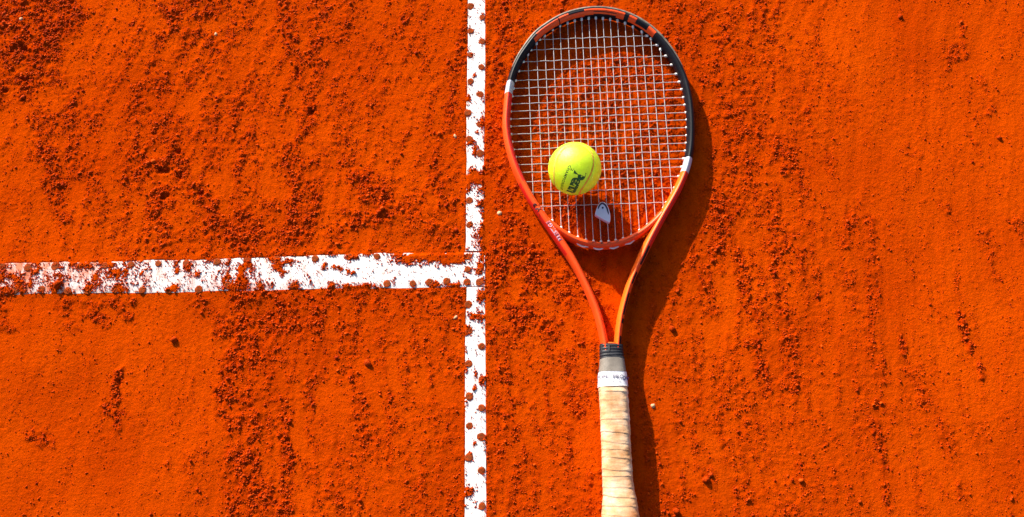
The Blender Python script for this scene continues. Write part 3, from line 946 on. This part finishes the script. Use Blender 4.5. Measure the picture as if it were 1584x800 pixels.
def handle_piece(name, y0, y1, mat, parent, grow=0.0, hscale=.90, e=3.0, step=.0010, ripple=None, seg=48):
    yy = np.linspace(y0, y1, 60)
    C = np.array([list(hand_at(y)[0]) + [hand_at(y)[1], y] for y in yy])
    C, _ = resample(C, step)
    T, N, U = frames(C)
    ph = np.arange(seg) * 2 * math.pi / seg
    Vv = np.empty((len(C), seg, 3))
    for i, c in enumerate(C):
        a = c[3] + grow
        u, w = section(ph, a, a * hscale, e)
        if ripple is not None:
            k = 1 + ripple(c[4], ph) / a
            u, w = u * k, w * k
        Vv[i] = c[:3] + u[:, None] * N[i] + w[:, None] * np.array([0, 0, 1.0])
    i, j = np.meshgrid(np.arange(len(C) - 1), np.arange(seg), indexing='ij')
    j2 = (j + 1) % seg
    Fq = np.stack([i * seg + j, (i + 1) * seg + j, (i + 1) * seg + j2, i * seg + j2], -1).reshape(-1, 4)[:, ::-1]
    Vv = Vv.reshape(-1, 3)
    nV = len(Vv)
    Vv = np.vstack([Vv, C[0, :3], C[-1, :3]])
    k = np.arange(seg); k2 = (k + 1) % seg
    last = (len(C) - 1) * seg
    Fq = np.vstack([Fq, np.stack([k, k2, np.full(seg, nV), np.full(seg, nV)], 1), np.stack([last + k2, last + k, np.full(seg, nV + 1), np.full(seg, nV + 1)], 1)])
    return obj(name, clean_mesh(name, Vv - ROOT, Fq), mat, parent)


M_RUBBER = plain('black_rubber', (.010, .011, .016), (.022, .024, .032), .55, 150, .2, 900, spec=.3)
M_GREY = plain('grey_tape', (.15, .13, .11), (.25, .22, .19), .7, 90, .3, 700)
M_LABEL = plain('white_label', (.74, .74, .80), (.82, .82, .86), .5, 60)


def wrap_material():
    m, nd, lk, p = new_mat('cream_grip_tape')
    n = noise_node(nd, lk, 38, 5, .65)
    c = ramp(nd, lk, n.outputs['Fac'], [(.33, (.52, .25, .10)), (.50, (.70, .43, .24)), (.68, (.80, .63, .46))])
    n3 = noise_node(nd, lk, 14, 3, .5)
    st = ramp(nd, lk, n3.outputs['Fac'], [(.56, (1, 1, 1)), (.74, (.80, .40, .20))])
    lk.new(mixc(nd, lk, .8, c.outputs['Color'], st.outputs['Color'], 'MULTIPLY'), p.inputs['Base Color'])
    p.inputs['Roughness'].default_value = .85
    p.inputs['Specular IOR Level'].default_value = .2
    n2 = noise_node(nd, lk, 900, 4, .7)
    bump(nd, lk, p, n2.outputs['Fac'], .35, .0006)
    return m


M_WRAP = wrap_material()
LINES = [596, 604, 620, 634, 649, 669, 682, 694, 708, 725, 736, 754, 764, 781, 796, 810, 826]      # left ends of the wrap edges
STEP_MM = [.2, 1.0, .35, .4, .9, 1.1, .8, .8, .9, .9, .8, .7, 1.0, .8, .7, .8, .8]
SLOPE = [8, 8, 4, 4, 3, 4, 7, 7, 4, 5, 4, 3, 9, 6, 6, 6, 6]


def wraps(y, ph):
    u = np.cos(ph)                                        # -1 on the left of the photo, +1 on the right
    x = (1 + u) / 2
    s = np.where(np.sin(ph) >= 0, x, -x * .6)
    out = np.zeros_like(ph)
    for q, phv in enumerate(ph):
        sl = np.array(SLOPE) * s[q] + np.array([1.2 * math.sin(k * 2.1 + 3 * s[q]) for k in range(len(LINES))])
        ed = np.array(LINES) + sl
        k = np.searchsorted(ed, y) - 1
        k = max(0, min(k, len(LINES) - 2))
        f = (y - ed[k]) / (ed[k + 1] - ed[k])
        f = min(max(f, 0), 1)
        d_ = .55 * STEP_MM[k + 1] * f ** 1.5
        out[q] = d_ * MM
    wx_ = s * 3.0
    out += .00028 * pn(wx_ * 1.2 + 3, np.full_like(ph, y / 6.5), 60) + .00016 * pn(wx_ * 3, np.full_like(ph, y / 3.0), 61)
    return out


rib = lambda y, ph: (-.0007 * (0.5 + .5 * math.cos((y - 534) / 21.0 * 2 * math.pi * 4.5)) ** 2) * np.ones_like(ph)
collar = handle_piece('rubber_collar', 533.4, 555.6, M_RUBBER, racket, .0004, .82, 3.0, .0006, rib)
handle_piece('grey_tape_end', 554.0, 579, M_GREY, racket, -.0002, .86, 3.0)
band = handle_piece('label_band', 576.6, 599, M_LABEL, racket, .0003, .88, 3.0)
handle_piece('overgrip', 597.5, 815, M_WRAP, racket, -.0008, .90, 3.2, .0007, wraps, 64)
handle_piece('butt_cap', 813.5, 817, M_RUBBER, racket, -.002, .90, 3.0)
# arms run into the collar through a short orange web
wp = resample(np.array([at(945.3, y, ZC) for y in np.linspace(530.5, 540, 8)]), .001)[0]
tube_part('arm_web', wp, np.linspace(.0085, .0135, len(wp)), np.linspace(.0085, .0108, len(wp)), M_ORANGE, racket, ROOT, 2.8, 24)


def on_handle(y0, u, v, grow, hs, lift=.0003):
    c0, a0 = hand_at(y0)
    c1, _ = hand_at(y0 + 4)
    t = (c0 - c1) / np.linalg.norm(c0 - c1)
    nrm = np.array([t[1], -t[0], 0])
    a = a0 + grow
    q = min(abs(u / a), .985)
    p = c0 + t * v + nrm * u
    return p + np.array([0, 0, a * hs * (1 - q ** 3.0) ** (1 / 3.0) + lift]) - ROOT


M_GREYINK = plain('grey_print', (.16, .15, .20), (.22, .2, .26), .6, 200)
M_BLUEINK = plain('dark_blue_print', (.02, .03, .14), (.04, .05, .2), .5, 200)


def band_text(s, size, x, dy, mat, bold=.02):
    obj('lettering', map_text(text_mesh(s, size, bold, 0, 1.1), lambda u, v: on_handle(586.5, x + u, dy + v, .0008, .88)), mat, band)


band_text('KIN', .0062, -.0138, .0012, M_GREYINK)
band_text('-  PRO', .0066, .0020, .0008, M_GREYINK)
band_text('OV', .0060, .0146, -.0006, M_BLUEINK, .04)
band_text('ACCIA', .0032, .0035, -.0050, M_GREYINK, 0)
# small moulded plate on the collar
pl = []
for u, v in ((-.0135, .0065), (-.0030, .0065), (-.0030, -.0022), (-.0135, -.0022)):
    pl.append(on_handle(542.5, u, v, .0005, .82, .0002))
pl = np.array(pl); lo = pl.copy(); pl[:, 2] += .0004; lo[:, 2] -= .002
pv = np.vstack([pl, lo])
pf = np.array([(0, 3, 2, 1), (0, 1, 5, 4), (1, 2, 6, 5), (2, 3, 7, 6), (3, 0, 4, 7)])
obj('moulded_plate', mesh_np('moulded_plate', pv, pf, False), M_RUBBER, collar)

# ------------------------------------------------------------------ the ball
BR_ = .0334
BC = at(889, 261, ZS + SR + BR_)
ball = root('tennis_ball', BC - np.array([0, 0, BR_]), 'bright yellow-green tennis ball resting on the racket strings', 'tennis ball')
BORG = BC - np.array([0, 0, BR_])


def felt_material():
    m, nd, lk, p = new_mat('yellow_green_felt')
    n = noise_node(nd, lk, 500, 4, .7)
    c = ramp(nd, lk, n.outputs['Fac'], [(.3, (.54, .94, .006)), (.7, (.60, .97, .012))])
    n3 = noise_node(nd, lk, 45, 4, .6)
    st = ramp(nd, lk, n3.outputs['Fac'], [(.5, (1, 1, 1)), (.8, (1.0, .82, .6))])
    lk.new(mixc(nd, lk, .8, c.outputs['Color'], st.outputs['Color'], 'MULTIPLY'), p.inputs['Base Color'])
    p.inputs['Roughness'].default_value = .5
    p.inputs['Specular IOR Level'].default_value = .5
    p.subsurface_method = 'RANDOM_WALK'
    p.inputs['Subsurface Weight'].default_value = 1.0
    p.inputs['Subsurface Radius'].default_value = (1.0, 1.0, .25)
    p.inputs['Subsurface Scale'].default_value = .10
    p.inputs['Coat Weight'].default_value = .6
    p.inputs['Coat Roughness'].default_value = .55
    p.inputs['Sheen Weight'].default_value = .0
    p.inputs['Sheen Roughness'].default_value = .45
    p.inputs['Sheen Tint'].default_value = (1, 1, .75, 1)
    bump(nd, lk, p, n.outputs['Fac'], .45, .0012)
    return m


M_FELT = felt_material()
M_SEAM = plain('dusty_ball_seam', (.78, .36, .04), (.84, .52, .08), .8, 200)
M_GREEN = plain('dark_green_print', (.012, .10, .02), (.03, .16, .03), .8, 600)
SEAM_ROT = Matrix(((-0.7379, -0.5838, -0.3385), (0.1193, 0.3808, -0.9169), (0.6642, -0.7170, -0.2114)))


def seam_curve(n=260):
    t = np.linspace(0, 2 * math.pi, n, endpoint=False)
    a, b = .75, .25
    P = np.stack([a * np.cos(t) + b * np.cos(3 * t), a * np.sin(t) - b * np.sin(3 * t), 2 * math.sqrt(a * b) * np.sin(2 * t)], 1)
    P /= np.linalg.norm(P, axis=1)[:, None]
    return P @ np.array(SEAM_ROT).T


SP = seam_curve()
nu, nv = 120, 60
th = np.linspace(0, math.pi, nv + 1)[1:-1]; ph = np.arange(nu) * 2 * math.pi / nu
D = np.stack([np.sin(th)[:, None] * np.cos(ph), np.sin(th)[:, None] * np.sin(ph), np.cos(th)[:, None] * np.ones(nu)], -1).reshape(-1, 3)
D = np.vstack([D, [0, 0, 1], [0, 0, -1]])
dot = (D @ SP.T).max(1)
ang = np.arccos(np.clip(dot, -1, 1)) * BR_
rr = BR_ - .0011 * np.exp(-(ang / .0016) ** 2) + .00012 * pn(D[:, 0] * 40 + D[:, 2] * 23, D[:, 1] * 40 - D[:, 2] * 31, 70)
BV = D * rr[:, None] + BC
m_ = nv - 1
Fq = []
for i in range(m_ - 1):
    for j in range(nu):
        j2 = (j + 1) % nu
        Fq.append((i * nu + j, (i + 1) * nu + j, (i + 1) * nu + j2, i * nu + j2))
top, bot = m_ * nu, m_ * nu + 1
for j in range(nu):
    Fq.append((top, j, (j + 1) % nu, (j + 1) % nu)); Fq.append((bot, (m_ - 1) * nu + (j + 1) % nu, (m_ - 1) * nu + j, (m_ - 1) * nu + j))
felt = obj('felt_cover', clean_mesh('felt_cover', BV - BORG, np.array(Fq)), M_FELT, ball)
sp = np.vstack([SP, SP[:1]]) * (BR_ - .0009) + BC
T = np.gradient(sp, axis=0); T[0] = T[-1] = sp[1] - sp[-2]; T /= np.linalg.norm(T, axis=1)[:, None]
R_ = (sp - BC) / np.linalg.norm(sp - BC, axis=1)[:, None]
B_ = np.cross(T, R_)
pk = np.arange(8) * math.pi / 4
sv = sp[:, None] + .0015 * np.cos(pk)[None, :, None] * B_[:, None] + .0006 * np.sin(pk)[None, :, None] * R_[:, None]
i, j = np.meshgrid(np.arange(len(sp) - 1), np.arange(8), indexing='ij'); j2 = (j + 1) % 8
part('seam', sv.reshape(-1, 3), np.stack([i * 8 + j, i * 8 + j2, (i + 1) * 8 + j2, (i + 1) * 8 + j], -1).reshape(-1, 4), M_SEAM, ball, BORG)
# short felt fibres
nf = 7000
fd = rng.normal(size=(nf, 3)); fd /= np.linalg.norm(fd, axis=1)[:, None]
keep = np.arccos(np.clip((fd @ SP.T).max(1), -1, 1)) * BR_ > .0014
fd = fd[keep]; nf = len(fd)
tg = np.cross(fd, rng.normal(size=(nf, 3))); tg /= np.linalg.norm(tg, axis=1)[:, None]
b2 = np.cross(fd, tg)
base = fd * (BR_ - .0002)
ln = rng.uniform(.0006, .0014, nf)[:, None]
v0, v1 = base - b2 * .00007, base + b2 * .00007
v2 = base + fd * ln * .7 + tg * ln * .4
v3 = base + fd * ln * .8 + tg * ln
FV = np.stack([v0, v1, v2 + b2 * .00006, v2 - b2 * .00006, v3], 1).reshape(-1, 3) + BC
k = np.arange(nf)[:, None] * 5
FF = np.vstack([k + np.array([[0, 1, 2]]), k + np.array([[0, 2, 3]]), k + np.array([[3, 2, 4]])])
ff = part('felt_fibres', FV, FF, M_FELT, ball, BORG)
ff['kind'] = 'stuff'


def ball_dir(x, y):
    """unit direction from the ball centre to the surface point seen at photo pixel x, y"""
    d = FWD * FPX + np.array([1.0, 0, 0]) * (x - 792.0) + UPV * (400.0 - y)
    d /= np.linalg.norm(d)
    oc = CAM - BC
    b = oc @ d
    q = CAM + d * (-b - math.sqrt(max(b * b - (oc @ oc - BR_ ** 2), 0))) - BC
    return q / np.linalg.norm(q)


def ball_text(s, size, x0, y0, x1, y1, bold, mat, space=1.0, stretch=1.0):
    """centre line of the word runs from pixel x0, y0 to x1, y1"""
    a, b = ball_dir(x0, y0), ball_dir(x1, y1)
    c = a + b; c /= np.linalg.norm(c)
    u_ = (b - a); u_ -= c * (u_ @ c); u_ /= np.linalg.norm(u_)
    v_ = np.cross(c, u_)
    me = text_mesh(s, size, bold, 0, space)
    co = np.array([v.co[:2] for v in me.vertices])
    L = (co[:, 0].max() - co[:, 0].min())
    k = 2 * math.asin(min(1, np.linalg.norm(b - a) / 2)) * BR_ / L

    def fn(u, v):
        uu, vv = u * k / BR_, v * stretch / BR_
        p = c * math.cos(uu) + u_ * math.sin(uu)
        p = p * math.cos(vv) + v_ * math.sin(vv)
        return p * (BR_ + .00028) + BC - BORG
    return obj('lettering', map_text(me, fn), mat, felt)


ball_text('Penn', .0150, 897.0, 265.5, 884.0, 298.0, .06, M_GREEN, .9, 1.3)
ball_text('CHAMPIONSHIP', .0048, 882, 256, 868.5, 293, .03, M_GREEN, 1.15)
ball_text('2', .0046, 885.2, 260.5, 884, 264.5, .02, M_GREEN)

# ------------------------------------------------------------------ vibration dampener between the strings
DZ = ZS + .0042
DP = [(932.2, 312.2), (935.6, 313.4), (938.6, 316.6), (940.8, 320.5), (942.6, 326), (944, 332), (944.3, 338), (943.8, 342.4), (942.2, 343.8), (939.5, 342.8), (934, 339.8), (927, 335.6), (921.8, 332.4), (920.8, 330.2), (921.6, 326.5), (923.2, 321.5), (925.6, 316.8), (928.6, 313.4)]
DORG = at(932.5, 328, ZS)
damper = root('vibration_dampener', DORG, 'pale lilac drop-shaped dampener clipped on the strings below the ball', 'dampener')
M_DAMP = plain('pale_lilac_rubber', (.72, .70, .86), (.80, .78, .92), .45, 90)
M_DARKR = plain('dark_rubber_print', (.03, .02, .05), (.05, .03, .08), .5, 90)


def prism(name, pts, z0, z1, mat, parent, org, bev=.0006):
    top = ats(pts, z1); c = top.mean(0)
    inner = top + (c - top) / np.linalg.norm(c - top, axis=1)[:, None] * bev
    mid = top.copy(); mid[:, 2] = z1 - bev * .8
    low = top.copy(); low[:, 2] = z0
    k = len(pts)
    V = np.vstack([inner, mid, low]) - org
    fc = [tuple(range(k))]
    for r in range(2):
        for j in range(k):
            j2 = (j + 1) % k
            fc.append((r * k + j, (r + 1) * k + j, (r + 1) * k + j2, r * k + j2))
    fc.append(tuple(2 * k + j for j in range(k))[::-1])
    import bmesh
    me = bpy.data.meshes.new(name)
    me.from_pydata([tuple(v) for v in V], [], fc)
    bm = bmesh.new(); bm.from_mesh(me); bmesh.ops.recalc_face_normals(bm, faces=bm.faces); bm.to_mesh(me); bm.free()
    return obj(name, me, mat, parent)


prism('body', [tuple(p) for p in catmull(np.array(DP + DP[:1]), 3)[:-1]], ZS - .0035, DZ, M_DAMP, damper, DORG)
ARC = [(925.3, 323.5), (926.3, 320), (928.4, 316.6), (931.4, 314.7), (934.6, 315.8), (937.2, 318.6), (939, 322.5), (940.3, 327), (941.4, 331.6)]
ac = catmull(ats(ARC, DZ + .0001), 5)
wd = np.interp(np.linspace(0, 1, len(ac)), [0, .1, .45, .9, 1], [.0004, .0009, .0013, .0009, .0004])
tube_part('dark_arc', ac, wd, .0003, M_DARKR, damper, DORG, 2.4, 8)
prism('dark_dot', [(932.3 + 1.5 * math.cos(a), 321.4 - 1.5 * math.sin(a)) for a in np.arange(12) * math.pi / 6], DZ - .0004, DZ + .0003, M_DARKR, damper, DORG, .0001)

# ------------------------------------------------------------------ single clods and stone chips that can be told apart
import bmesh


def lump(name, x, y, r, sx, sy, sz, mat, label, cat, group, seed, rot=0.0, sub=2):
    p = at(x, y, 0)
    zz = float(sample(Hc, np.array([p[0]]), np.array([p[1]]))[0]) if -.74 < p[0] < .74 else 0
    if tape_sd(np.array([x]), np.array([y]))[0] > 0: zz = max(zz, TAPE_Z * MM)
    bm = bmesh.new(); bmesh.ops.create_icosphere(bm, subdivisions=sub, radius=1.0)
    for v in bm.verts:
        c = np.array(v.co)
        k = 1 + .30 * float(pn(np.array([c[0] * 1.6 + seed * 3.1 + c[2]]), np.array([c[1] * 1.6 - c[2] * 1.3 + seed]), 80)[0]) + .14 * float(pn(np.array([c[0] * 4 + seed + c[2] * 3]), np.array([c[1] * 4 - c[2] * 3]), 81)[0])
        v.co = Vector((c[0] * sx * k * r, c[1] * sy * k * r, max(c[2], -.45) * sz * k * r))
    me = bpy.data.meshes.new(name); bm.to_mesh(me); bm.free()
    me.polygons.foreach_set('use_smooth', [True] * len(me.polygons))
    o = obj(name, me, mat)
    o.location = (p[0], p[1], zz + .2 * sz * r); o.rotation_euler = (0, 0, rot)
    return tag(o, label, cat, group)


CL = 'single clods lying on the clay'
lump('clay_clod', 269, 526, .0042, 1.0, .9, .9, M_CLOD, 'squarish clay clod alone on the smooth clay, lower left', 'clod', CL, 1, .4)
lump('clay_clod', 569, 562, .0050, .8, 1.2, .7, M_CLOD, 'largest elongated clay clod between the crossing tape and bottom edge', 'clod', CL, 2, .7)
lump('clay_clod', 90, 441, .0060, .8, 1.0, .7, M_CLOD, 'clay clod on the wide tape near its left end', 'clod', CL, 3, -.5)
lump('clay_clod', 548, 422, .0026, 1, 1, .9, M_CLOD, 'small round clay clod in the middle of the wide tape', 'clod', CL, 4)
lump('clay_clod', 1040, 509, .0042, 1, .9, .9, M_CLOD, 'dark clay clod beside the racket throat, just outside its shadow', 'clod', CL, 5)
lump('clay_clod', 1092, 742, .0046, 1.1, .8, .8, M_CLOD, 'clay clod right of the racket handle near the bottom edge', 'clod', CL, 6, .6)
lump('clay_clod', 1046, 791, .0036, 1, 1, .9, M_CLOD, 'clay clod at the bottom edge, nearest the handle shadow', 'clod', CL, 7)
lump('clay_clod', 1392, 26, .0034, .9, 1.1, .9, M_CLOD, 'lone clay clod near the top edge, right of the racket head', 'clod', CL, 8)
lump('clay_clod', 1545, 214, .0032, 1.2, .8, .9, M_CLOD, 'lone clay clod by the right edge, level with the racket strings', 'clod', CL, 9, -.6)
CHG = 'pale stone chips lying on the clay'
lump('stone_chip', 773, 330, .0030, 1.2, .9, .6, M_CHIP, 'pale stone chip between the narrow tape and the racket head', 'stone chip', CHG, 11, .3)
lump('stone_chip', 1010, 628, .0028, 1, 1, .7, M_CHIP, 'pale stone chip at the edge of the handle shadow', 'stone chip', CHG, 12)
lump('stone_chip', 705, 491, .0024, 1.3, .7, .6, M_CHIP, 'pale stone chip just left of the lower narrow tape', 'stone chip', CHG, 13, .8)
lump('stone_chip', 334, 53, .0022, .8, 1.2, .6, M_CHIP, 'pale stone chip near the top edge, left half of the court', 'stone chip', CHG, 14)
lump('stone_chip', 33, 30, .0026, 1, .9, .6, M_CHIP, 'pale stone chip in the top left corner', 'stone chip', CHG, 15)
lump('stone_chip', 704, 211, .0024, .7, 1.3, .6, M_CHIP, 'pale stone chip just left of the upper narrow tape', 'stone chip', CHG, 16, .4)
